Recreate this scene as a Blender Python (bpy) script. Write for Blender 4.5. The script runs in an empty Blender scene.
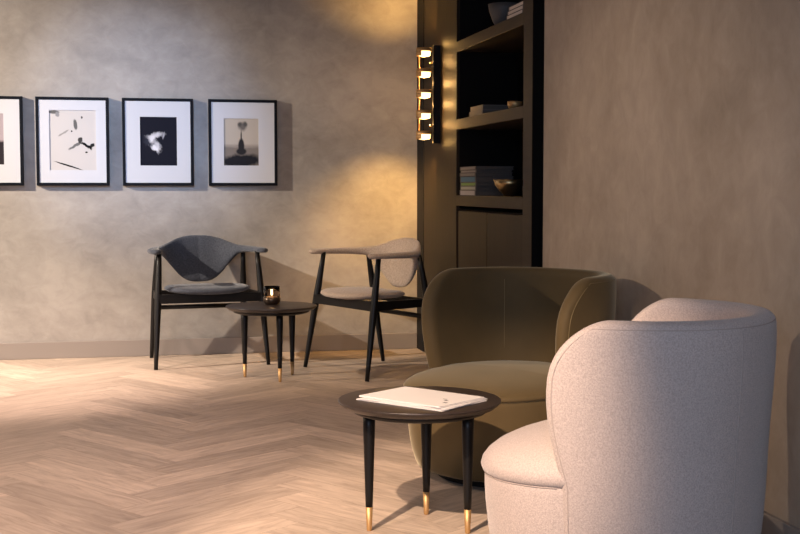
import bpy, bmesh, math, random
from mathutils import Vector, Matrix
random.seed(7)
R = math.radians
S = bpy.context.scene
COL = S.collection

# ------------------------------------------------------------------ camera
cam_d = bpy.data.cameras.new('camera'); cam = bpy.data.objects.new('camera', cam_d); COL.objects.link(cam)
cam_d.sensor_width = 36.0; cam_d.lens = 1240.0 / 800.0 * 36.0
cam.location = (0, 0, 1.05)
cam.rotation_euler = (R(90) - math.atan(80 / 1240.0), 0, -R(12.15))
cam_d.clip_start = 0.05
S.camera = cam

# ------------------------------------------------------------------ world, exposure
w = bpy.data.worlds.new('world'); S.world = w; w.use_nodes = True
w.node_tree.nodes['Background'].inputs[0].default_value = (0.62, 0.72, 1.0, 1)
w.node_tree.nodes['Background'].inputs[1].default_value = 0.045
S.view_settings.view_transform = 'Standard'; S.view_settings.look = 'None'
S.view_settings.exposure = 0.0; S.view_settings.gamma = 1.0
S.view_settings.use_curve_mapping = False

# ------------------------------------------------------------------ lights
def aim(o, target):
    d = Vector(target) - o.location
    o.rotation_euler = d.to_track_quat('-Z', 'Y').to_euler()
def spot(name, loc, target, energy, color, angle, blend=0.6, size=0.03):
    l = bpy.data.lights.new(name, 'SPOT'); l.energy = energy; l.color = color
    l.spot_size = R(angle); l.spot_blend = blend; l.shadow_soft_size = size
    o = bpy.data.objects.new(name, l); COL.objects.link(o); o.location = loc; aim(o, target); return o
def area(name, loc, target, energy, color, sx, sy):
    l = bpy.data.lights.new(name, 'AREA'); l.shape = 'RECTANGLE'; l.size = sx; l.size_y = sy
    l.energy = energy; l.color = color
    o = bpy.data.objects.new(name, l); COL.objects.link(o); o.location = loc; aim(o, target); return o
WARM = (1.0, 0.76, 0.56)
COOL = (0.42, 0.62, 1.0)
spot('wall_grazing_spot', (-3.75, 6.35, 2.62), (-1.2, 7.84, 0.9), 1850, (1.0, 0.84, 0.68), 62, 1.0, 0.03)
spot('side_spot', (-3.9, 6.1, 2.6), (1.75, 4.15, 0.75), 400, (1.0, 0.76, 0.55), 27, 0.8, 0.03)
spot('picture_spot', (-0.3, 3.2, 2.7), (0.02, 7.83, 1.42), 640, COOL, 22, 1.0, 0.10)
spot('floor_spot_back', (-1.3, 5.6, 2.7), (-0.55, 6.75, 0.0), 600, (1.0, 0.75, 0.64), 46, 1.0, 0.06)
spot('seating_spot', (-0.95, 1.35, 2.7), (0.98, 3.62, 0.10), 1150, (1.0, 0.73, 0.53), 28.5, 0.6, 0.04)
spot('chair_spot', (0.9, 5.2, 2.7), (1.1, 7.1, 0.3), 75, (1.0, 0.64, 0.34), 52, 0.9, 0.05)
spot('floor_spot_front', (-0.9, 2.6, 2.7), (-0.5, 4.7, 0.0), 560, (1.0, 0.72, 0.58), 66, 1.0, 0.06)
area('cool_fill_area', (-1.0, -1.8, 1.7), (1.2, 3.0, 0.5), 100, (0.62, 0.75, 1.0), 2.2, 1.6)  # cool fill light added behind the camera; no actual window there

# ------------------------------------------------------------------ materials
def nt(m): return m.node_tree.nodes, m.node_tree.links
def mat(name, color, rough=0.6, metal=0.0, sheen=0.0, noise=None, bump=None, emit=None, spec=0.5, sheen_tint=None):
    """noise = (scale, amount, stretch), bump = (scale, strength)"""
    m = bpy.data.materials.new(name); m.use_nodes = True
    N, L = nt(m); b = N['Principled BSDF']
    c = (*color, 1)
    b.inputs['Base Color'].default_value = c
    b.inputs['Roughness'].default_value = rough
    b.inputs['Metallic'].default_value = metal
    b.inputs['Specular IOR Level'].default_value = spec
    if sheen:
        b.inputs['Sheen Weight'].default_value = sheen; b.inputs['Sheen Roughness'].default_value = 0.35
        if sheen_tint: b.inputs['Sheen Tint'].default_value = (*sheen_tint, 1)
    tc = N.new('ShaderNodeTexCoord')
    if noise:
        sc, amt, st = noise
        mp = N.new('ShaderNodeMapping'); mp.inputs['Scale'].default_value = st
        nz = N.new('ShaderNodeTexNoise'); nz.inputs['Scale'].default_value = sc; nz.inputs['Detail'].default_value = 6
        L.new(tc.outputs['Object'], mp.inputs[0]); L.new(mp.outputs[0], nz.inputs['Vector'])
        mr = N.new('ShaderNodeMapRange'); mr.inputs[1].default_value = 0.3; mr.inputs[2].default_value = 0.7
        mr.inputs[3].default_value = 1 - amt; mr.inputs[4].default_value = 1 + amt
        L.new(nz.outputs[0], mr.inputs[0])
        mx = N.new('ShaderNodeMix'); mx.data_type = 'RGBA'; mx.blend_type = 'MULTIPLY'; mx.inputs[0].default_value = 1
        mx.inputs[6].default_value = c
        L.new(mr.outputs[0], mx.inputs[7]); L.new(mx.outputs[2], b.inputs['Base Color'])
    if bump:
        n2 = N.new('ShaderNodeTexNoise'); n2.inputs['Scale'].default_value = bump[0]; n2.inputs['Detail'].default_value = 4
        L.new(tc.outputs['Object'], n2.inputs['Vector'])
        bp = N.new('ShaderNodeBump'); bp.inputs['Strength'].default_value = bump[1]; bp.inputs['Distance'].default_value = 0.004
        L.new(n2.outputs[0], bp.inputs['Height']); L.new(bp.outputs[0], b.inputs['Normal'])
    if emit:
        b.inputs['Emission Color'].default_value = (*emit[0], 1); b.inputs['Emission Strength'].default_value = emit[1]
    return m

def plaster(name, base, dark, light, stretch):
    m = bpy.data.materials.new(name); m.use_nodes = True
    N, L = nt(m); b = N['Principled BSDF']
    tc = N.new('ShaderNodeTexCoord'); mp = N.new('ShaderNodeMapping'); mp.inputs['Scale'].default_value = stretch
    L.new(tc.outputs['Object'], mp.inputs[0])
    n1 = N.new('ShaderNodeTexNoise'); n1.inputs['Scale'].default_value = 1.3; n1.inputs['Detail'].default_value = 8
    n1.inputs['Roughness'].default_value = 0.62; n1.inputs['Distortion'].default_value = 0.35
    n2 = N.new('ShaderNodeTexNoise'); n2.inputs['Scale'].default_value = 9.0; n2.inputs['Detail'].default_value = 8; n2.inputs['Roughness'].default_value = 0.65
    n2.inputs['Distortion'].default_value = 0.6
    L.new(mp.outputs[0], n1.inputs['Vector']); L.new(mp.outputs[0], n2.inputs['Vector'])
    ad = N.new('ShaderNodeMath'); ad.operation = 'MULTIPLY_ADD'; ad.inputs[1].default_value = 0.5
    L.new(n2.outputs[0], ad.inputs[0]); L.new(n1.outputs[0], ad.inputs[2])
    cr = N.new('ShaderNodeValToRGB')
    cr.color_ramp.elements[0].position = 0.50; cr.color_ramp.elements[0].color = (*dark, 1)
    cr.color_ramp.elements[1].position = 0.95; cr.color_ramp.elements[1].color = (*light, 1)
    e = cr.color_ramp.elements.new(0.72); e.color = (*base, 1)
    L.new(ad.outputs[0], cr.inputs[0]); L.new(cr.outputs[0], b.inputs['Base Color'])
    b.inputs['Roughness'].default_value = 0.55; b.inputs['Specular IOR Level'].default_value = 0.35
    bp = N.new('ShaderNodeBump'); bp.inputs['Strength'].default_value = 0.25; bp.inputs['Distance'].default_value = 0.01
    L.new(ad.outputs[0], bp.inputs['Height']); L.new(bp.outputs[0], b.inputs['Normal'])
    return m

M = {}
M['plaster_back'] = plaster('plaster_back', (0.315, 0.29, 0.265), (0.225, 0.205, 0.188), (0.41, 0.38, 0.35), (1, 1, 1.3))
M['plaster_right'] = plaster('plaster_right', (0.33, 0.265, 0.205), (0.24, 0.19, 0.145), (0.42, 0.345, 0.275), (1, 1.1, 0.9))
M['skirting'] = mat('skirting', (0.26, 0.225, 0.20), 0.55)
M['white'] = mat('ceiling_white', (0.6, 0.58, 0.55), 0.8)
M['dark_wood'] = mat('dark_wood', (0.017, 0.0102, 0.005), 0.5, noise=(9, 0.28, (6, 6, 0.5)), spec=0.2)
M['shelf_wood'] = mat('shelf_wood', (0.028, 0.0185, 0.011), 0.5, noise=(9, 0.22, (5, 0.5, 5)), spec=0.2)
M['niche'] = mat('niche_black', (0.004, 0.0035, 0.0035), 0.8, spec=0.1)
M['black_metal'] = mat('black_metal', (0.004, 0.0035, 0.0035), 0.6, spec=0.2)
M['black_wood'] = mat('black_wood', (0.006, 0.0055, 0.0055), 0.42, noise=(30, 0.2, (1, 1, 0.2)), spec=0.25)
M['top_wood'] = mat('table_top_wood', (0.030, 0.021, 0.018), 0.38, noise=(20, 0.3, (1, 5, 1)))
M['brass'] = mat('brass', (0.60, 0.37, 0.16), 0.5, 0.75)
M['dark_brass'] = mat('dark_brass', (0.42, 0.30, 0.15), 0.35, 1.0)
M['velvet'] = mat('olive_velvet', (0.088, 0.061, 0.027), 0.72, sheen=0.6, sheen_tint=(0.75, 0.66, 0.46), noise=(5, 0.12, (1, 1, 1)), spec=0.2)
M['velvet_seam'] = mat('olive_seam', (0.17, 0.125, 0.055), 0.7)
def wool(name, color, amt, sc):
    m = mat(name, color, 0.9, sheen=0.3, noise=(sc, amt, (1, 1, 1)), bump=(420, 0.5), spec=0.15)
    return m
M['wool_pink'] = wool('greige_wool', (0.46, 0.385, 0.355), 0.18, 250)
M['wool_seam'] = mat('greige_seam', (0.36, 0.30, 0.27), 0.9)
M['charcoal'] = wool('charcoal_wool', (0.062, 0.070, 0.090), 0.25, 120)
M['taupe'] = wool('taupe_wool', (0.43, 0.34, 0.27), 0.18, 120)
M['frame_black'] = mat('frame_black', (0.004, 0.005, 0.008), 0.6, spec=0.12)
M['mat_board'] = mat('mat_board', (0.55, 0.57, 0.62), 0.8)
M['paper'] = mat('paper', (0.64, 0.61, 0.60), 0.7, noise=(6, 0.03, (1, 1, 1)))
M['ink'] = mat('ink', (0.04, 0.04, 0.05), 0.7)
M['wax'] = mat('wax', (0.75, 0.5, 0.28), 0.5)
M['flame'] = mat('flame', (1, 0.7, 0.3), 0.5, emit=((1.0, 0.72, 0.38), 10))
M['bulb'] = mat('sconce_glow', (1, 0.85, 0.6), 0.5, emit=((1.0, 0.64, 0.27), 3.6))
def glass(name, col, rough=0.02):
    m = bpy.data.materials.new(name); m.use_nodes = True
    b = nt(m)[0]['Principled BSDF']
    b.inputs['Base Color'].default_value = (*col, 1); b.inputs['Transmission Weight'].default_value = 1
    b.inputs['Roughness'].default_value = rough; b.inputs['IOR'].default_value = 1.45
    return m
M['smoked_glass'] = glass('smoked_glass', (0.72, 0.64, 0.56))

# oak floor
def oak():
    m = bpy.data.materials.new('oak_herringbone'); m.use_nodes = True
    N, L = nt(m); b = N['Principled BSDF']
    uv = N.new('ShaderNodeUVMap'); uv.uv_map = 'UVMap'
    at = N.new('ShaderNodeAttribute'); at.attribute_name = 'tone'
    mp = N.new('ShaderNodeMapping'); mp.inputs['Scale'].default_value = (1.5, 11, 1)
    L.new(uv.outputs[0], mp.inputs[0])
    n = N.new('ShaderNodeTexNoise'); n.inputs['Scale'].default_value = 2.2; n.inputs['Detail'].default_value = 8
    n.inputs['Distortion'].default_value = 1.6; n.inputs['Roughness'].default_value = 0.65
    L.new(mp.outputs[0], n.inputs['Vector'])
    cr = N.new('ShaderNodeValToRGB')
    cr.color_ramp.elements[0].position = 0.30; cr.color_ramp.elements[0].color = (0.345, 0.268, 0.212, 1)
    cr.color_ramp.elements[1].position = 0.64; cr.color_ramp.elements[1].color = (0.56, 0.45, 0.36, 1)
    L.new(n.outputs[0], cr.inputs[0])
    mr = N.new('ShaderNodeMapRange'); mr.inputs[3].default_value = 0.74; mr.inputs[4].default_value = 1.10
    L.new(at.outputs['Fac'], mr.inputs[0])
    mx = N.new('ShaderNodeMix'); mx.data_type = 'RGBA'; mx.blend_type = 'MULTIPLY'; mx.inputs[0].default_value = 1
    L.new(cr.outputs[0], mx.inputs[6]); L.new(mr.outputs[0], mx.inputs[7]); L.new(mx.outputs[2], b.inputs['Base Color'])
    b.inputs['Roughness'].default_value = 0.50; b.inputs['Specular IOR Level'].default_value = 0.4
    bp = N.new('ShaderNodeBump'); bp.inputs['Strength'].default_value = 0.12; bp.inputs['Distance'].default_value = 0.002
    L.new(n.outputs[0], bp.inputs['Height']); L.new(bp.outputs[0], b.inputs['Normal'])
    return m
M['oak'] = oak()
M['joint'] = mat('floor_joint', (0.16, 0.11, 0.08), 0.8)

# ------------------------------------------------------------------ helpers
def link(name, bm, m, parent=None, smooth=False):
    bmesh.ops.recalc_face_normals(bm, faces=bm.faces)
    me = bpy.data.meshes.new(name); bm.to_mesh(me); bm.free()
    for mm in (m if isinstance(m, (list, tuple)) else [m]): me.materials.append(mm)
    if smooth:
        for p in me.polygons: p.use_smooth = True
    o = bpy.data.objects.new(name, me); COL.objects.link(o)
    if parent: o.parent = parent
    return o
def thing(name, label, cat, loc=(0, 0, 0), rz=0, group=None):
    o = bpy.data.objects.new(name, None); COL.objects.link(o); o.empty_display_size = 0.1
    o.location = loc; o.rotation_euler = (0, 0, rz); return tag(o, label, cat, group)
def tag(o, label, cat, group=None):
    o['label'] = label; o['category'] = cat
    if group: o['group'] = group
    return o
def struct(name, bm, m): o = link(name, bm, m); o['kind'] = 'structure'; return o
def box(bm, x0, x1, y0, y1, z0, z1, bevel=0.0, seg=2, mx=None):
    r = bmesh.ops.create_cube(bm, size=1.0); vs = r['verts']
    for v in vs:
        v.co = Vector(((x0 + x1) / 2 + v.co.x * (x1 - x0), (y0 + y1) / 2 + v.co.y * (y1 - y0), (z0 + z1) / 2 + v.co.z * (z1 - z0)))
        if mx: v.co = mx @ v.co
    if bevel:
        es = list({e for v in vs for e in v.link_edges})
        bmesh.ops.bevel(bm, geom=es, offset=bevel, segments=seg, affect='EDGES', profile=0.6)
    return bm
def nb(): return bmesh.new()
def lathe(bm, prof, n=40, c=(0, 0), cap=True):
    """prof: list of (r, z) bottom to top"""
    rings = []
    for r, z in prof:
        if r < 1e-5: rings.append([bm.verts.new((c[0], c[1], z))])
        else: rings.append([bm.verts.new((c[0] + r * math.cos(2 * math.pi * i / n), c[1] + r * math.sin(2 * math.pi * i / n), z)) for i in range(n)])
    for a, b in zip(rings, rings[1:]):
        for i in range(n):
            j = (i + 1) % n
            if len(a) == 1 and len(b) == 1: continue
            if len(a) == 1: bm.faces.new((a[0], b[j], b[i]))
            elif len(b) == 1: bm.faces.new((a[i], a[j], b[0]))
            else: bm.faces.new((a[i], a[j], b[j], b[i]))
    if cap:
        for rg in (rings[0], rings[-1]):
            if len(rg) > 2: bm.faces.new(rg)
    return bm
def tube(bm, pts, rad, n=12, closed=False, flat=(1, 1)):
    """swept tube through pts; rad number or list; flat scales section (side, up)"""
    pts = [Vector(p) for p in pts]; k = len(pts)
    rads = rad if isinstance(rad, (list, tuple)) else [rad] * k
    rings = []
    for i, p in enumerate(pts):
        if closed: t = pts[(i + 1) % k] - pts[i - 1]
        else: t = pts[min(i + 1, k - 1)] - pts[max(i - 1, 0)]
        t.normalize()
        up = Vector((0, 0, 1)) if abs(t.z) < 0.9 else Vector((0, 1, 0))
        s = t.cross(up).normalized(); u = s.cross(t).normalized()
        rings.append([bm.verts.new(p + s * (rads[i] * flat[0] * math.cos(2 * math.pi * j / n)) + u * (rads[i] * flat[1] * math.sin(2 * math.pi * j / n))) for j in range(n)])
    m = k if closed else k - 1
    for i in range(m):
        a, b = rings[i], rings[(i + 1) % k]
        for j in range(n): bm.faces.new((a[j], a[(j + 1) % n], b[(j + 1) % n], b[j]))
    if not closed: bm.faces.new(rings[0]); bm.faces.new(rings[-1])
    return bm
def interp(tab, x):
    if x <= tab[0][0]: return tab[0][1]
    for (a, va), (b, vb) in zip(tab, tab[1:]):
        if x <= b:
            t = (x - a) / (b - a); t = t * t * (3 - 2 * t) if False else t
            return va + (vb - va) * t
    return tab[-1][1]
def spline(tab, x):
    """smooth (Catmull-Rom) interpolation of (x, value) pairs"""
    if x <= tab[0][0]: return tab[0][1]
    if x >= tab[-1][0]: return tab[-1][1]
    for i in range(len(tab) - 1):
        if x <= tab[i + 1][0]:
            x0, y0 = tab[i]; x1, y1 = tab[i + 1]
            ma = (y1 - tab[i - 1][1]) / (x1 - tab[i - 1][0]) if i > 0 else (y1 - y0) / (x1 - x0)
            mb = (tab[i + 2][1] - y0) / (tab[i + 2][0] - x0) if i + 2 < len(tab) else (y1 - y0) / (x1 - x0)
            h = x1 - x0; t = (x - x0) / h
            return (2*t**3 - 3*t**2 + 1) * y0 + (t**3 - 2*t**2 + t) * h * ma + (-2*t**3 + 3*t**2) * y1 + (t**3 - t**2) * h * mb

# ------------------------------------------------------------------ setting
WY, WX, CZ = 7.84, 1.80, 2.80
X0, Y0 = -5.0, -2.0
struct('wall_back', box(nb(), X0, 2.45, WY, WY + 0.2, -0.02, CZ), M['plaster_back'])
struct('wall_right', box(nb(), WX, 2.45, Y0, 5.31, -0.02, CZ), M['plaster_right'])
struct('wall_right_recess', box(nb(), 2.25, 2.45, 5.31, WY, -0.02, CZ), M['plaster_right'])
struct('ceiling', box(nb(), X0, 2.45, Y0, WY + 0.2, CZ, CZ + 0.1), M['white'])
struct('baseboard_back', box(nb(), X0, WX - 0.001, WY - 0.014, WY, 0, 0.103, 0.004), M['skirting'])
struct('baseboard_right', box(nb(), WX - 0.014, WX, Y0, 5.31, 0, 0.103, 0.002), M['skirting'])

def floor():
    bm = nb(); uvl = bm.loops.layers.uv.new('UVMap'); fl = bm.faces.layers.float.new('tone')
    W, Lp = 0.14, 0.70; n = int(round(Lp / W)); g = 0.0004
    th = R(36); ct, st = math.cos(th), math.sin(th)
    def quad(x0, x1, y0, y1, horiz):
        x0 += g; y0 += g; x1 -= g; y1 -= g
        P = [(x0, y0), (x1, y0), (x1, y1), (x0, y1)]
        Q = [(x * ct - y * st - 0.10, x * st + y * ct + 3.2) for x, y in P]
        if all(q[0] < X0 for q in Q) or all(q[0] > 2.3 for q in Q) or all(q[1] < Y0 for q in Q) or all(q[1] > WY for q in Q): return
        f = bm.faces.new([bm.verts.new((q[0], q[1], 0)) for q in Q])
        f[fl] = random.random() ** 0.8
        ou, ov = random.random() * 50, random.random() * 50
        for lp, (x, y) in zip(f.loops, P):
            u, v = (x, y) if horiz else (y, x)
            lp[uvl].uv = (u + ou, v + ov)
    # herringbone lattice: each row shifts by one plank width
    K = 60
    for i in range(-K, K):
        for j in range(-14, 14):
            bx = i * W + j * 2 * Lp * 0.5 * 1 ; by = i * W - j * Lp
            quad(bx, bx + Lp, by, by + W, True)
            quad(bx, bx + W, by + W, by + W + Lp, False)
    for co, no in (((X0, 0, 0), (-1, 0, 0)), ((2.3, 0, 0), (1, 0, 0)), ((0, Y0, 0), (0, -1, 0)), ((0, WY, 0), (0, 1, 0))):
        bmesh.ops.bisect_plane(bm, geom=bm.verts[:] + bm.edges[:] + bm.faces[:], plane_co=co, plane_no=no, clear_outer=True)
    # backing that shows in the joints
    vs = [bm.verts.new(p) for p in ((X0, Y0, -0.0015), (2.3, Y0, -0.0015), (2.3, WY, -0.0015), (X0, WY, -0.0015))]
    f = bm.faces.new(vs); f.material_index = 1
    me = bpy.data.meshes.new('floor'); bm.to_mesh(me); bm.free()
    me.materials.append(M['oak']); me.materials.append(M['joint'])
    o = bpy.data.objects.new('floor', me); COL.objects.link(o); o['kind'] = 'structure'
floor()

# ------------------------------------------------------------------ bookcase (built into the right wall)
BC = thing('bookcase', 'tall dark wooden built-in bookcase with open black niches and a cupboard door', 'bookcase', (WX, 6.5, 0))
def bpart(name, x0, x1, y0, y1, z0, z1, m, parent=BC, bevel=0.0015):
    o = link(name, box(nb(), x0 - WX, x1 - WX, y0 - 6.5, y1 - 6.5, z0, z1, bevel, 1), m, parent); return o
bpart('corner_post', WX, 2.24, 7.66, 7.838, 0.0, CZ - .002, M['black_metal'])
bpart('side_panel', WX + 0.003, 2.24, 6.85, 7.655, 0.0, CZ - .002, M['dark_wood'])
bpart('niche_back', 2.16, 2.24, 5.615, 6.845, 0.0, CZ - .002, M['niche'])
bpart('niche_side', 1.815, 2.16, 6.825, 6.849, 0.93, CZ - .002, M['niche'])
bpart('niche_side', 1.815, 2.16, 5.611, 5.635, 0.93, CZ - .002, M['niche'])
bpart('stile', WX, 2.24, 5.475, 5.61, 0.0, CZ - .002, M['shelf_wood'])
bpart('side_liner', WX + 0.001, 2.2, 5.470, 5.4745, 0.0, CZ - .002, M['niche'], bevel=0)
bpart('recess_strip', WX + 0.13, 2.24, 5.312, 5.473, 0.0, CZ - .002, M['black_metal'])
SH = (1.002, 1.432, 1.868, 2.30)
for z in SH:
    bpart('shelf', WX + 0.001, 2.16, 5.612, 6.848, z - 0.058, z, M['shelf_wood'])
bpart('cupboard_body', 1.83, 2.16, 5.612, 6.848, 0.0, 0.925, M['niche'])
bpart('cupboard_door', WX + 0.006, 1.828, 6.235, 6.815, 0.06, 0.915, M['dark_wood'])
bpart('cupboard_door', WX + 0.006, 1.828, 5.615, 6.230, 0.06, 0.915, M['dark_wood'])

# ------------------------------------------------------------------ wall sconce
SX, SY = 1.716, 7.23
SC = thing('wall_sconce', 'brass wall lamp with five glowing rings on the dark wood panel', 'wall lamp', (WX, SY, 1.6))
bm = box(nb(), -0.045, -0.002, -0.016, 0.016, -0.29, 0.29, 0.002); link('backplate', bm, M['black_metal'], SC)
bm = nb(); tube(bm, [(-0.128, -0.0, -0.27), (-0.128, 0, 0.27)], 0.005, 8); link('rod', bm, M['brass'], SC, True)
for z in (-0.185, 0.185):
    bm = nb(); tube(bm, [(-0.064, 0, z), (-0.0455, 0, z)], 0.006, 8); link('bracket', bm, M['dark_brass'], SC, True)
gl = M['bulb']
for k in range(5):
    zc = 0.247 - k * 0.1225
    rb = nb(); r0, r1 = 0.046, 0.041
    lathe(rb, [(r0, zc + .006), (r0, zc + .026), (r1, zc + .026), (r1, zc + .006), (r0, zc + .006)], 32, (-0.098, 0), cap=False)
    ring = link('ring', rb, M['brass'], SC, True)
    # lower lip and three-quarter band that leaves the room side open
    lb = nb(); n = 20; a0, a1 = R(110), R(235); vs = []
    for i in range(n + 1):
        a = a0 + (a1 - a0) * i / n
        vs.append([lb.verts.new((-0.098 + rr * math.cos(a), rr * math.sin(a), zc + zz)) for rr, zz in ((r0, -.022), (r0, .0055), (r1, .0055), (r1, -.022))])
    for A, B in zip(vs, vs[1:]):
        for q in range(4): lb.faces.new((A[q], A[(q + 1) % 4], B[(q + 1) % 4], B[q]))
    lb.faces.new(vs[0]); lb.faces.new(vs[-1])
    link('band', lb, M['brass'], ring, True)
    bb = nb(); lathe(bb, [(0, zc - .028), (.032, zc - .022), (.038, zc - .018), (.0395, zc), (.039, zc + .016), (0, zc + .018)], 24, (-0.098, 0), cap=False)
    link('diffuser', bb, gl, ring, True)
    if k < 4:      # light leaking between the rings
        pl = bpy.data.lights.new('sconce_gap_lamp', 'POINT'); pl.energy = 1.2; pl.color = (1.0, 0.54, 0.17); pl.shadow_soft_size = 0.01
        po = bpy.data.objects.new('sconce_gap_lamp', pl); COL.objects.link(po); po.location = (SX + .02, SY, 1.6 + zc - 0.06)
# the fitting shines mostly up and down
for z, dz, e in ((0.30, 0.45, 38.0), (-0.285, -0.42, 50.0)):
    sl = bpy.data.lights.new('sconce_end_lamp', 'SPOT'); sl.energy = e; sl.color = (1.0, 0.54, 0.14); sl.shadow_soft_size = 0.02
    sl.spot_size = R(88); sl.spot_blend = 1.0
    so = bpy.data.objects.new('sconce_end_lamp', sl); COL.objects.link(so); so.location = (SX - .01, SY, 1.6 + z)
    aim(so, (SX - .10, SY + .42, 1.6 + z + dz))
    pl = bpy.data.lights.new('sconce_end_glow', 'POINT'); pl.energy = 0.35; pl.color = (1.0, 0.55, 0.16); pl.shadow_soft_size = 0.01
    po = bpy.data.objects.new('sconce_end_glow', pl); COL.objects.link(po); po.location = (SX + .03, SY, 1.6 + z)

# ------------------------------------------------------------------ framed pictures
def art(name, ground, blobs, gradient=None):
    """flat printed picture: soft-edged ink shapes on a ground, in the sheet's own UV"""
    m = bpy.data.materials.new(name); m.use_nodes = True
    N, L = nt(m); b = N['Principled BSDF']; b.inputs['Roughness'].default_value = 0.8; b.inputs['Specular IOR Level'].default_value = 0.05
    uv = N.new('ShaderNodeUVMap'); uv.uv_map = 'UVMap'
    nz = N.new('ShaderNodeTexNoise'); nz.inputs['Scale'].default_value = 9; nz.inputs['Detail'].default_value = 5
    L.new(uv.outputs[0], nz.inputs['Vector'])
    sb = N.new('ShaderNodeVectorMath'); sb.operation = 'SUBTRACT'; sb.inputs[1].default_value = (.5, .5, .5)
    L.new(nz.outputs['Color'], sb.inputs[0])
    def rgb(c): return (*c, 1)
    src = None
    if gradient:
        (c0, c1, level, soft) = gradient
        sp = N.new('ShaderNodeSeparateXYZ'); L.new(uv.outputs[0], sp.inputs[0])
        mr = N.new('ShaderNodeMapRange'); mr.inputs[1].default_value = level - soft; mr.inputs[2].default_value = level + soft
        L.new(sp.outputs[1], mr.inputs[0])
        mx = N.new('ShaderNodeMix'); mx.data_type = 'RGBA'; mx.inputs[6].default_value = rgb(c0); mx.inputs[7].default_value = rgb(c1)
        L.new(mr.outputs[0], mx.inputs[0]); src = mx.outputs[2]
    for (cx, cy, rx, ry, ang, wob, col, hard) in blobs:
        sc = N.new('ShaderNodeVectorMath'); sc.operation = 'SCALE'; sc.inputs['Scale'].default_value = wob; L.new(sb.outputs[0], sc.inputs[0])
        ad = N.new('ShaderNodeVectorMath'); ad.operation = 'ADD'; L.new(uv.outputs[0], ad.inputs[0]); L.new(sc.outputs[0], ad.inputs[1])
        mp = N.new('ShaderNodeMapping'); mp.vector_type = 'TEXTURE'
        mp.inputs['Location'].default_value = (cx, cy, 0); mp.inputs['Rotation'].default_value = (0, 0, R(ang)); mp.inputs['Scale'].default_value = (rx, ry, 1)
        L.new(ad.outputs[0], mp.inputs[0])
        s2 = N.new('ShaderNodeSeparateXYZ'); L.new(mp.outputs[0], s2.inputs[0])
        cb = N.new('ShaderNodeCombineXYZ'); L.new(s2.outputs[0], cb.inputs[0]); L.new(s2.outputs[1], cb.inputs[1])
        ln = N.new('ShaderNodeVectorMath'); ln.operation = 'LENGTH'; L.new(cb.outputs[0], ln.inputs[0])
        mr = N.new('ShaderNodeMapRange'); mr.inputs[1].default_value = 1.0; mr.inputs[2].default_value = hard; mr.inputs[3].default_value = 0; mr.inputs[4].default_value = 1
        L.new(ln.outputs['Value'], mr.inputs[0])
        mx = N.new('ShaderNodeMix'); mx.data_type = 'RGBA'; L.new(mr.outputs[0], mx.inputs[0])
        if src: L.new(src, mx.inputs[6])
        else: mx.inputs[6].default_value = rgb(ground)
        mx.inputs[7].default_value = rgb(col); src = mx.outputs[2]
    L.new(src, b.inputs['Base Color'])
    return m
K_ = (0.008, 0.008, 0.01); G_ = (0.25, 0.25, 0.26)
A1 = art('print_horizon', (.3, .3, .3), [], ((.03, .025, .03), (.36, .31, .34), .46, .03))
A2 = art('print_ink', (.53, .51, .50), [(x, y, rx * 1.3, ry * 1.35, an, wb, c, .7) for x, y, rx, ry, an, wb, c in [
    (.10, .965, .11, .025, 0, .02, (.12, .12, .12)), (.18, .93, .04, .035, 0, .05, G_),
    (.56, .76, .04, .075, 10, .06, (.12, .12, .12)), (.70, .88, .02, .02, 0, .02, (.1, .1, .1)),
    (.30, .62, .11, .014, 24, .05, (.30, .29, .28)), (.48, .65, .015, .012, 0, 0, K_),
    (.56, .41, .14, .022, 24, .08, (.14, .14, .14)), (.66, .50, .04, .05, -30, .12, (.05, .05, .05)),
    (.80, .40, .13, .025, -18, .14, K_), (.92, .41, .05, .03, 0, .12, (.02, .02, .02)), (.79, .30, .025, .012, 0, .02, K_),
    (.40, .075, .27, .011, -13.5, .015, K_)]])
A3 = art('print_wave', (.011, .012, .020), [
    (.25, .5, .22, .12, -10, .2, (.035, .038, .055), .1), (.42, .62, .30, .07, 8, .16, (.52, .52, .56), .3), (.33, .55, .11, .13, 30, .18, (.62, .62, .66), .3),
    (.47, .42, .09, .14, 35, .15, (.50, .50, .54), .3), (.40, .36, .20, .07, -22, .18, (.66, .66, .70), .3), (.64, .62, .03, .10, -15, .05, (.30, .30, .34), .3)])
A4 = art('print_tree', (.4, .35, .3), [
    (.5, .10, .75, .17, 3, .10, (.018, .019, .024), .6), (.5, .40, .55, .035, -3, .08, (.30, .26, .23), .2),
    (.54, .83, .15, .12, 0, .05, (.15, .135, .125), .45), (.46, .88, .08, .07, 20, .03, (.09, .085, .08), .4), (.62, .88, .08, .07, -20, .03, (.09, .085, .08), .4),
    (.50, .62, .028, .17, 0, .01, (.05, .045, .045), .4), (.50, .42, .10, .18, 0, .02, (.028, .027, .03), .7), (.50, .30, .17, .08, 0, .02, (.028, .027, .03), .7)],
    ((.20, .175, .155), (.46, .41, .35), .42, .05))

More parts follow.
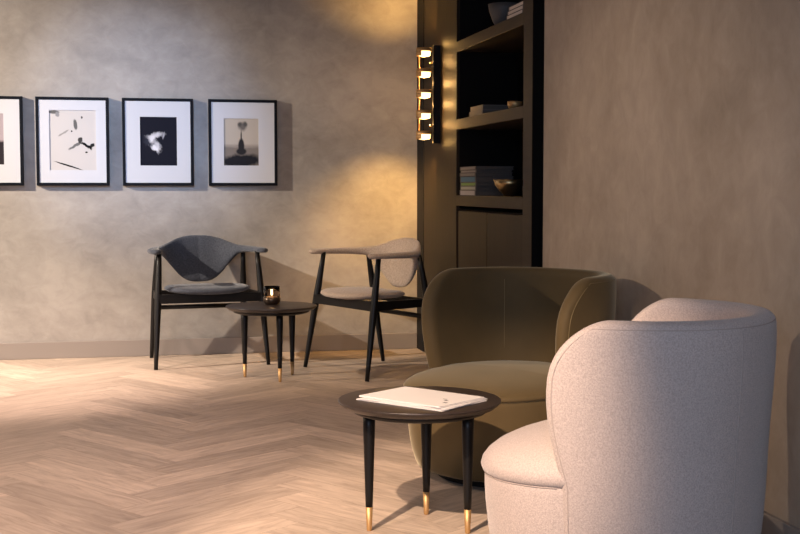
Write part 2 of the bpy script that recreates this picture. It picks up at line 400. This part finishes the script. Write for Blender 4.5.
def picture(x0, x1, z0, z1, px0, px1, pz0, pz1, m, label):
    cx, cz = (x0 + x1) / 2, (z0 + z1) / 2
    T = thing('framed_picture', label, 'picture', (cx, WY, cz), 0, 'row of framed pictures')
    w, h = (x1 - x0) / 2, (z1 - z0) / 2; b = 0.018
    bm = nb()
    box(bm, -w, w, -0.032, -0.001, h - b, h, 0.0015, 1); box(bm, -w, w, -0.032, -0.001, -h, -h + b, 0.0015, 1)
    box(bm, -w, -w + b, -0.032, -0.001, -h + b, h - b, 0.0015, 1); box(bm, w - b, w, -0.032, -0.001, -h + b, h - b, 0.0015, 1)
    link('frame', bm, M['frame_black'], T)
    # mat board with a window cut in it, then the print behind
    a0, a1, c0, c1 = px0 - cx, px1 - cx, pz0 - cz, pz1 - cz
    bm = nb(); W2, H2 = w - b, h - b
    for q in ((-W2, W2, c1, H2), (-W2, W2, -H2, c0), (-W2, max(a0, -W2), c0, c1), (min(a1, W2), W2, c0, c1)):
        if q[1] - q[0] > 1e-4: box(bm, q[0], q[1], -0.0285, -0.0255, q[2], q[3])
    link('mat_board', bm, M['mat_board'], T)
    bm = nb(); uvl = bm.loops.layers.uv.new('UVMap')
    box(bm, a0 - .002, a1 + .002, -0.0252, -0.0242, c0 - .002, c1 + .002)
    for f in bm.faces:
        for lp in f.loops: lp[uvl].uv = ((lp.vert.co.x - a0) / (a1 - a0), (lp.vert.co.z - c0) / (c1 - c0))
    link('print', bm, m, T)
    bm = nb(); box(bm, -W2, W2, -0.024, -0.002, -H2, H2); link('backing_board', bm, M['frame_black'], T)
PZ0, PZ1 = 1.058, 1.594
picture(-1.07, -0.641, PZ0, PZ1, -0.985, -0.752, 1.185, 1.49, A1, 'framed print of a dark horizon, partly outside the photo at the far left')
picture(-0.566, -0.136, PZ0, PZ1, -0.488, -0.213, 1.152, 1.515, A2, 'framed pale print with scattered black ink strokes')
picture(-0.057, 0.373, PZ0, PZ1, 0.050, 0.272, 1.182, 1.480, A3, 'framed dark print with a white splash in the middle')
picture(0.466, 0.893, PZ0, PZ1, 0.560, 0.776, 1.184, 1.476, A4, 'framed sepia print of a heart-shaped tree on a dark hill')

# ------------------------------------------------------------------ dining armchairs
def armchair(loc, rz, fabric, label, ua, ub):
    T = thing('armchair', label, 'chair', (loc[0], loc[1], 0), rz)
    # legs (local: +y front)
    def leg(x0, y0, x1, y1, ztop):
        bm = nb(); n = 9; P = []; Rr = []
        for i in range(n):
            t = i / (n - 1)
            P.append((x0 + (x1 - x0) * t, y0 + (y1 - y0) * t, 0.001 + (ztop - 0.001) * t))
            Rr.append(interp([(0, .0115), (.55, .0205), (.66, .0205), (1, .013)], t))
        tube(bm, P, Rr, 14); return link('leg', bm, M['black_wood'], T, True)
    for s in (-1, 1):
        leg(s * .330, .270, s * .288, .165, .672)
        leg(s * .288, -.250, s * .262, -.125, .668)
    # seat frame: apron, side rails, back rail
    def beam(name, a, b, h0, h1, th, sag=0.0):
        bm = nb(); a = Vector(a); b = Vector(b); d = (b - a).normalized(); s = d.cross(Vector((0, 0, 1))).normalized() * th / 2
        n = 10; prev = None; rows = []
        for i in range(n + 1):
            t = i / n; p = a.lerp(b, t); h = h0 + (h1 - h0) * t; z = -sag * math.sin(math.pi * t)
            rows.append([bm.verts.new(p + s + Vector((0, 0, h / 2 + z))), bm.verts.new(p - s + Vector((0, 0, h / 2 + z))), bm.verts.new(p - s + Vector((0, 0, -h / 2 + z))), bm.verts.new(p + s + Vector((0, 0, -h / 2 + z)))])
        for A, B in zip(rows, rows[1:]):
            for q in range(4): bm.faces.new((A[q], A[(q + 1) % 4], B[(q + 1) % 4], B[q]))
        bm.faces.new(rows[0]); bm.faces.new(rows[-1])
        return link(name, bm, M['black_wood'], T)
    beam('apron', (-.300, .215, .402), (.300, .215, .402), .052, .052, .024)
    for s in (-1, 1): beam('side_rail', (s * .302, .212, .402), (s * .272, -.172, .402), .050, .044, .022)
    beam('back_rail', (-.272, -.178, .402), (.272, -.178, .402), .040, .040, .020)
    bm = nb(); tube(bm, [(-.280, -.201, .315), (0, -.203, .315), (.280, -.201, .315)], .0125, 12, flat=(.8, 1.1)); link('stretcher', bm, M['black_wood'], T, True)
    # seat pad: rounded square cushion
    bm = nb(); rings = []; n = 56
    for (sc, z) in ((0, .428), (.80, .428), (.94, .434), (1.0, .444), (.985, .453), (.93, .461), (.78, .468), (.5, .472), (0, .473)):
        if sc == 0: rings.append([bm.verts.new((0, 0, z))]); continue
        rg = []
        for i in range(n):
            a = 2 * math.pi * i / n; e = 2.7
            c, s = math.cos(a), math.sin(a)
            x = .250 * sc * math.copysign(abs(c) ** (2 / e), c); y = .208 * sc * math.copysign(abs(s) ** (2 / e), s)
            x *= 1 + .06 * (y / .25)
            zz = z + .012 * (x / .26) ** 2 - .004
            rg.append(bm.verts.new((x, y + .080, zz)))
        rings.append(rg)
    for A, B in zip(rings, rings[1:]):
        for i in range(n):
            j = (i + 1) % n
            if len(A) == 1: bm.faces.new((A[0], B[i], B[j]))
            elif len(B) == 1: bm.faces.new((A[i], A[j], B[0]))
            else: bm.faces.new((A[i], A[j], B[j], B[i]))
    link('seat', bm, fabric, T, True)
    # sculpted back shell running out into the two armrests
    px = [(0, 0), (.25, .13), (.45, .225), (.6, .278), (.8, .311), (1, .313)]
    py = [(0, -.205), (.25, -.188), (.45, -.130), (.6, -.05), (.8, .095), (1, .252)]
    zt = [(0, .755), (.12, .752), (.25, .737), (.37, .712), (.47, .697), (.6, .692), (1, .690)]
    zb = [(0, .470), (.10, .474), (.17, .488), (.25, .520), (.33, .568), (.41, .615), (.48, .643), (.56, .652), (.7, .657), (1, .662)]
    hw = [(0, .017), (.3, .019), (.5, .026), (.65, .035), (.85, .037), (.95, .032), (1, .012)]
    def sp(tab, s): return spline(tab, abs(s))
    bm = nb(); ns = 96; nc = 20; rings = []
    for i in range(ns + 1):
        s = -1 + 2 * i / ns
        def P(q): return Vector((math.copysign(sp(px, q), q), sp(py, q)))
        p = P(s); d = (P(min(1, s + .01)) - P(max(-1, s - .01))).normalized(); nn = Vector((d.y, -d.x))
        top, bot, h = sp(zt, s), sp(zb, s), sp(hw, s)
        tipf = 1.0 if abs(s) < .97 else math.sqrt(max(.05, 1 - ((abs(s) - .97) / .03) ** 2))
        rg = []
        for j in range(nc):
            a = 2 * math.pi * j / nc; c, q = math.cos(a), math.sin(a); e = 2.0 / 2.6
            off = h * tipf * math.copysign(abs(c) ** e, c); vz = (top - bot) / 2 * (tipf if abs(s) > .97 else 1) * math.copysign(abs(q) ** e, q)
            mid = (top + bot) / 2
            # the backrest panel leans: lower edge forward of the upper edge
            lean = max(0, (top - bot - .03)) * 0.28 * (-vz / ((top - bot) / 2 + 1e-6)) * .5
            x, y = p.x + nn.x * off, p.y + nn.y * off
            rg.append(bm.verts.new((x * (1 - .0), y + lean, mid + vz)))
        rings.append(rg)
    for A, B in zip(rings, rings[1:]):
        for j in range(nc): bm.faces.new((A[j], A[(j + 1) % nc], B[(j + 1) % nc], B[j]))
    bm.faces.new(rings[0]); bm.faces.new(rings[-1])
    link('backrest', bm, fabric, T, True)
    return T
armchair((.415, 7.52), R(180 + 6.5), M['charcoal'], 'charcoal upholstered armchair with black legs against the wall under the pictures', 0, 0)
armchair((1.348, 6.945), R(180 - 90 + 22.5), M['taupe'], 'light taupe upholstered armchair with black legs beside the wall lamp', 0, 0)

# ------------------------------------------------------------------ side tables
def side_table(loc, height, angs, label, legr=.155):
    T = thing('side_table', label, 'table', (loc[0], loc[1], 0))
    h = height; bm = nb()
    lathe(bm, [(0, h - .021), (.232, h - .021), (.247, h - .009), (.250, h - .005), (.250, h - .002), (.2485, h - .0008), (.246, h), (.12, h), (0, h)], 96, cap=False)
    link('tabletop', bm, M['top_wood'], T, True)
    bm = nb(); lathe(bm, [(0, h - .042), (.185, h - .042), (.205, h - .036), (.215, h - .0215), (0, h - .0215)], 64, cap=False)
    link('apron', bm, M['black_wood'], T, True)
    for a in angs:
        c, s = math.cos(a) * legr, math.sin(a) * legr
        bm = nb(); P = []; Rr = []
        for i in range(9):
            t = i / 8; P.append((c, s, .075 + (h - .043 - .075) * t)); Rr.append(.0112 + (.0185 - .0112) * min(1, t * 1.15))
        tube(bm, P, Rr, 20); lg = link('leg', bm, M['black_wood'], T, True)
        bm = nb(); tube(bm, [(c, s, .001), (c, s, .003), (c, s, .0748)], [.0068, .0078, .0112], 20); link('brass_tip', bm, M['brass'], lg, True)
def angs(c, pts): return [math.atan2(y - c[1], x - c[0]) for x, y in pts]
T1 = (.852, 3.672); T2 = (.737, 6.776)
side_table(T1, .402, angs(T1, [(.687, 3.671), (.906, 3.813), (.971, 3.587)]), 'small round black side table with brass leg tips, in front, holding white papers', .158)
side_table(T2, .402, angs(T2, [(.571, 6.847), (.767, 6.606), (.872, 6.876)]), 'small round black side table with brass leg tips, between the two armchairs')

# papers on the front table
bm = nb()
def sheets(bm, cx, cy, w, d, rot, z0, z1, n=1, warp=0.0, bev=0.0008):
    mx = Matrix.Translation((cx, cy, 0)) @ Matrix.Rotation(rot, 4, 'Z')
    box(bm, -w / 2, w / 2, -d / 2, d / 2, z0, z1, bev, 1, mx)
PC = (.850, 3.640)
specs = [(.325, .232, R(-50.5), .000, .0035, 0, 0, 'white folded newspaper at the bottom of the pile on the front table'),
         (.318, .228, R(-47), .0037, .0070, .006, -.002, 'white folded newspaper in the middle of the pile on the front table'),
         (.315, .225, R(-52), .0072, .0115, .004, .010, 'white printed newspaper on top of the pile on the front table')]
ZT = .402
for w_, d_, r_, za, zb_, ox, oy, lb in specs:
    T = thing('newspaper', lb, 'newspaper', (PC[0] + ox, PC[1] + oy, ZT + za + .0003), r_, 'pile of newspapers')
    bm = nb(); box(bm, -w_ / 2, w_ / 2, -d_ / 2, d_ / 2, 0, (zb_ - za) / 2 - .0002, .0006, 1)
    box(bm, -w_ / 2, w_ / 2 - .004, -d_ / 2 + .002, d_ / 2 - .001, (zb_ - za) / 2, zb_ - za - .0002, .0006, 1)
    link('pages', bm, M['paper'], T)
    if za > .007:
        bm = nb(); hz = zb_ - za - .0002
        for q in ((.118, .132, -.050, -.040), (.080, .094, .000, .006), (.100, .108, -.020, -.006)):
            link('printed_mark', box(nb(), *q, hz, hz + .0002), M['ink'], T)

# candle glass on the rear table
CG = thing('candle_glass', 'smoked glass candle holder with a lit candle on the rear side table', 'candle holder', (.745, 6.83, .4025))
bm = nb(); lathe(bm, [(0, 0), (.030, 0), (.038, .004), (.046, .022), (.047, .042), (.0465, .066), (.046, .100), (.0435, .100), (.044, .066), (.0445, .042), (.043, .024), (.036, .010), (0, .008)], 40, cap=False)
link('glass', bm, M['smoked_glass'], CG, True)
bm = nb(); lathe(bm, [(0, -.0), (.032, .0), (.0405, .005), (.0485, .022), (.0490, .040), (.0475, .040), (.0465, .022), (.039, .0065), (0, .004)], 40, cap=False)
link('metal_cup', bm, mat('bronze_cup', (.10, .07, .05), .3, .8), CG, True)
bm = nb(); lathe(bm, [(0, .0085), (.034, .0105), (.034, .040), (.030, .042), (0, .041)], 32, cap=False); cd = link('candle', bm, M['wax'], CG, True)
bm = nb(); lathe(bm, [(0, .048), (.005, .052), (.0065, .058), (.0045, .068), (0, .080)], 16, cap=False); link('flame', bm, M['flame'], cd, True)

# ------------------------------------------------------------------ barrel lounge chairs
def lounge(loc, face, fabric, seam, label, k0=1.0, sz=.335, crest=.388, dip=.05):
    """face = world angle the chair looks towards; local +y is the front"""
    T = thing('lounge_chair', label, 'chair', (loc[0], loc[1], 0), face - R(90))
    bm = nb(); lathe(bm, [(0, .001), (.262, .001), (.262, .045), (0, .045)], 64, cap=False); link('plinth', bm, M['black_metal'], T)
    RD = [(.04, .318), (.07, .330), (.12, .343), (.20, .353), (.28, .358), (.345, .358)]
    def plan(a, r):  # a from the front, slightly squared plan, a little longer to the front
        c, s = math.cos(a), math.sin(a)
        k = 1 / ((abs(c) ** 2.25 + abs(s) ** 2.25) ** (1 / 2.25))
        return (s * r * k * 0.945, c * r * k * k0 * (1.0 if c < 0 else 1.02))
    n = 96
    def tilt(z, y): return -dip * min(1, (z - .2) / (sz - .2)) * max(0, y) if z > .2 else 0
    def loft(rows):
        bm = nb(); rg = []
        for r, z in rows:
            rg.append([bm.verts.new((plan(2 * math.pi * i / n, r)[0], plan(2 * math.pi * i / n, r)[1], z + tilt(z, plan(2 * math.pi * i / n, r)[1]))) for i in range(n)] if r > 1e-4 else [bm.verts.new((0, 0, z))])
        for A, B in zip(rg, rg[1:]):
            for i in range(n):
                j = (i + 1) % n
                if len(A) == 1: bm.faces.new((A[0], B[i], B[j]))
                elif len(B) == 1: bm.faces.new((A[i], A[j], B[0]))
                else: bm.faces.new((A[i], A[j], B[j], B[i]))
        return bm
    rows = [(0, .034), (.29, .034), (.308, .036)] + [(spline(RD, z), z) for z in (.04, .05, .07, .09, .12, .16, .2, .24, .28, sz - .02, sz - .004)] + [(.357, sz - .0005), (0, sz - .0005)]
    link('base', loft(rows), fabric, T, True)
    rows = [(0, sz)] + [(rr, sz + q * (crest - sz)) for rr, q in ((.357, 0), (.364, .07), (.368, .18), (.364, .31), (.351, .45), (.33, .58), (.30, .69), (.26, .79), (.2, .89), (.1, .97), (0, 1))]
    link('seat', loft(rows), fabric, T, True)
    # piping between seat and base (front part only, the shell hides the rest)
    bm = nb(); tube(bm, [(*plan(R(-78 + 156 * i / 48), .3575), sz + tilt(sz, plan(R(-78 + 156 * i / 48), .3575)[1])) for i in range(49)], .0022, 8); link('piping', bm, seam, T, True)
    # wraparound shell: rows in z, each row reaching its own end angle
    H, zc = .736, .585
    def amax(z):  # half angle from the back
        e = 101 + 6 * math.sin(math.pi * min(1, max(0, (z - .33) / .40))) if z > .33 else 101
        if z > zc: e -= 20 * (1 - math.sqrt(max(0, 1 - ((z - zc) / (H - zc)) ** 2)))
        return R(e)
    RO = [(.036, .318), (.07, .337), (.12, .350), (.20, .360), (.30, .366), (.42, .371), (.55, .380), (.66, .385), (.736, .383)]
    TH = .066
    def f(d, rho, p=2.3): d = max(0, min(1, d / rho)); return (1 - (1 - d) ** p) ** (1 / p)
    zs = [.036, .05, .08, .12, .17, .22, .27, .31, .34, .37, .41, .45, .49, .53, .56, .59, .62, .645, .665, .682, .696, .708, .716, .723, .728, .7315, .7335, .7355, .736]
    us = []
    m_ = 46
    for i in range(-m_, m_ + 1):
        t = i / m_; us.append(math.sin(t * math.pi / 2) * .35 + t * .65 if abs(t) < 1 else t)
    ex = [(.9965), (.990), (.980)]
    us = sorted(set(us + ex + [-e for e in ex]))
    bm = nb(); OUT = []; INN = []
    for z in zs:
        ro = spline(RO, z); am = amax(z); ro_row = []; ri_row = []
        for u in us:
            a = math.pi + u * am
            d_edge = (1 - abs(u)) * am * ro; d_top = H - z
            t = TH * f(d_edge, .036) * f(d_top, .034)
            mid = ro - TH / 2
            ro_row.append(bm.verts.new((*plan(a, mid + t / 2), z)))
            ri_row.append(bm.verts.new((*plan(a, mid - t / 2), z)))
        OUT.append(ro_row); INN.append(ri_row)
    for g, flip in ((OUT, 0), (INN, 1)):
        for A, B in zip(g, g[1:]):
            for i in range(len(us) - 1):
                q = (A[i], A[i + 1], B[i + 1], B[i]); bm.faces.new(q[::-1] if flip else q)
    for i in range(len(us) - 1):
        bm.faces.new((INN[0][i], INN[0][i + 1], OUT[0][i + 1], OUT[0][i]))
    bmesh.ops.remove_doubles(bm, verts=bm.verts, dist=0.0004)
    link('backrest', bm, fabric, T, True)
    # seam that follows the outer edge of the shell
    pts = []
    zz = [.10 + (.717 - .10) * i / 30 for i in range(31)]
    def on(a, z, u): 
        am = amax(z); d = f((1 - abs(u)) * am * spline(RO, z), .036) * f(H - z, .034)
        return (*plan(a, spline(RO, z) - TH / 2 + TH * d / 2 - .0005), z)
    def uu(z): return 1 - .026 / (amax(z) * .37)
    for z in zz: u = -uu(z); pts.append(on(math.pi + u * amax(z), z, u))
    for i in range(1, 60):
        u = -uu(.717) + 2 * uu(.717) * i / 60; pts.append(on(math.pi + u * amax(.717), .717, u))
    for z in reversed(zz): u = uu(z); pts.append(on(math.pi + u * amax(z), z, u))
    bm = nb(); tube(bm, pts, .0015, 6); link('piping', bm, seam, T, True)
    # vertical seams, one outside and one inside
    for q in (-1, 1):
        bm = nb(); a = math.pi + q * R(31)
        tube(bm, [on(a, z, .2) for z in [.05 + .66 * i / 24 for i in range(25)]], .0016, 6); link('seam', bm, seam, T, True)
        bm = nb(); a = math.pi + q * R(46)
        tube(bm, [(*plan(a, spline(RO, z) - TH + .0003), z) for z in [.42 + .27 * i / 12 for i in range(13)]], .0012, 6); link('seam', bm, seam, T, True)
    return T
lounge((1.338, 4.335), R(270 - 12.15 - 46), M['velvet'], M['velvet_seam'], 'olive green velvet barrel lounge chair behind the front side table', 1.03)
lounge((1.256, 3.035), R(155 - 12.15), M['wool_pink'], M['wool_seam'], 'pale greige wool barrel lounge chair seen from behind, nearest the camera', .985, .327, .445, .075)

# ------------------------------------------------------------------ things on the shelves
def bowl(name, loc, prof, m, label, cat='bowl'):
    bm = nb(); lathe(bm, prof, 40, cap=False); o = link(name, bm, m, None, True); o.location = loc; return tag(o, label, cat)
Z1, Z2, Z3 = SH[2] + .0005, SH[1] + .0005, SH[0] + .0005
bowl('bowl', (1.915, 6.30, Z1), [(0, 0), (.035, 0), (.037, .006), (.060, .045), (.080, .10), (.086, .135), (.082, .135), (.075, .10), (.055, .05), (.03, .012), (0, .010)],
     mat('grey_ceramic', (.06, .055, .055), .6), 'dark grey ceramic bowl on the top shelf, cut off by the upper edge')
bowl('bowl', (1.872, 5.97, Z2), [(0, 0), (.020, 0), (.030, .010), (.037, .028), (.038, .044), (.035, .044), (.034, .028), (.027, .013), (0, .006)],
     M['brass'], 'small shiny brass bowl on the middle shelf beside two books')
bowl('bowl', (1.895, 6.13, Z3), [(0, 0), (.028, 0), (.030, .006), (.050, .026), (.074, .058), (.082, .086), (.079, .086), (.070, .058), (.046, .030), (.024, .012), (0, .010)],
     M['dark_brass'], 'dark brass bowl on the lowest shelf beside the book stack')
bm = nb(); lathe(bm, [(0, 0), (.018, 0), (.020, .004), (.020, .070), (.017, .076), (.008, .080), (.008, .090), (0, .090)], 24, cap=False)
o = link('small_jar', bm, mat('mauve_ceramic', (.12, .09, .12), .5), None, True); o.location = (1.945, 5.86, Z2); tag(o, 'small dark mauve jar behind the brass bowl on the middle shelf', 'jar')
def book(x0, y0, w, l, z, t, cov, label, group, rot=0.0, spine=None, page=(.55, .5, .44)):
    """lying book; spine towards the room (-x)"""
    T = thing('book', label, 'book', (x0 + w / 2, y0 + l / 2, z), rot, group)
    w2, l2 = w / 2, l / 2; c = min(.003, t * .15)
    bm = nb(); box(bm, -w2, w2, -l2, l2, 0, c); box(bm, -w2, w2, -l2, l2, t - c, t); box(bm, -w2, -w2 + .002, -l2, l2, c, t - c)
    link('cover', bm, cov, T)
    bm = nb(); box(bm, -w2 + .0022, w2 - .004, -l2 + .003, l2 - .003, c + .0001, t - c - .0001); link('pages', bm, mat('pages', page, .8), T)
    if spine:
        bm = nb(); box(bm, -w2 - .0008, -w2, -l2 + .02, l2 - .02, c, t - c); link('spine_label', bm, spine, T)
    return T
def cm(n, c): return mat(n, c, .55)
z = Z3; GR = 'book stack on the lowest shelf'
stack = [(.030, (.35, .34, .33), 'white magazine-like book with a pictured spine, lowest of the stack on the bottom shelf', (.34, .31, .31)),
         (.022, (.30, .30, .27), 'white and green spined book, second from the bottom of the bottom shelf stack', (.30, .31, .26)),
         (.020, (.16, .26, .05), 'green spined book in the bottom shelf stack, just below the blue one', (.12, .24, .04)),
         (.032, (.035, .08, .13), 'blue spined book in the middle of the bottom shelf stack', (.03, .12, .20)),
         (.020, (.10, .085, .075), 'taupe book on the blue one in the bottom shelf stack', (.16, .14, .125)),
         (.014, (.13, .11, .10), 'thin pale spined book second from the top of the bottom shelf stack', (.22, .19, .17)),
         (.020, (.085, .075, .07), 'dark book lying on top of the bottom shelf stack', (.19, .165, .15))]
for i, (t, c, lb, sp_) in enumerate(stack):
    j = (0, .004, -.003, .003, .000, .006, .002)[i]
    b = book(1.812 + abs(j), 6.475 + j, .215 - (i % 3) * .006, .335, z, t, cm('dark_cover', (.04, .034, .032)), lb, GR, 0.0, cm('spine', sp_), (.06, .052, .048)); z += t + .0004
z = Z2
for i, (t, lb) in enumerate(((.027, 'grey book lying at the bottom of the pair on the middle shelf'), (.026, 'grey book lying on top of the pair on the middle shelf'))):
    book(1.815 + i * .004, 6.36 + i * .01, .165, .26 - i * .02, z, t, cm('grey_cover', (.09, .078, .070)), lb, 'pair of books on the middle shelf', 0, cm('spine', (.10, .088, .078)), (.07, .062, .056)); z += t + .0004
z = Z1
for i, (t, lb) in enumerate(((.022, 'dark book with pale page edges, bottom of the top shelf stack'), (.020, 'dark book with pale page edges, middle of the top shelf stack'), (.020, 'dark book with pale page edges, top of the top shelf stack'))):
    book(1.815 + i * .003, 5.66 + i * .004, .20, .28 - i * .012, z, t, cm('black_cover', (.03, .026, .026)), lb, 'books on the top shelf', 0, cm('spine', (.55, .48, .43)), (.3, .27, .25)); z += t + .0004
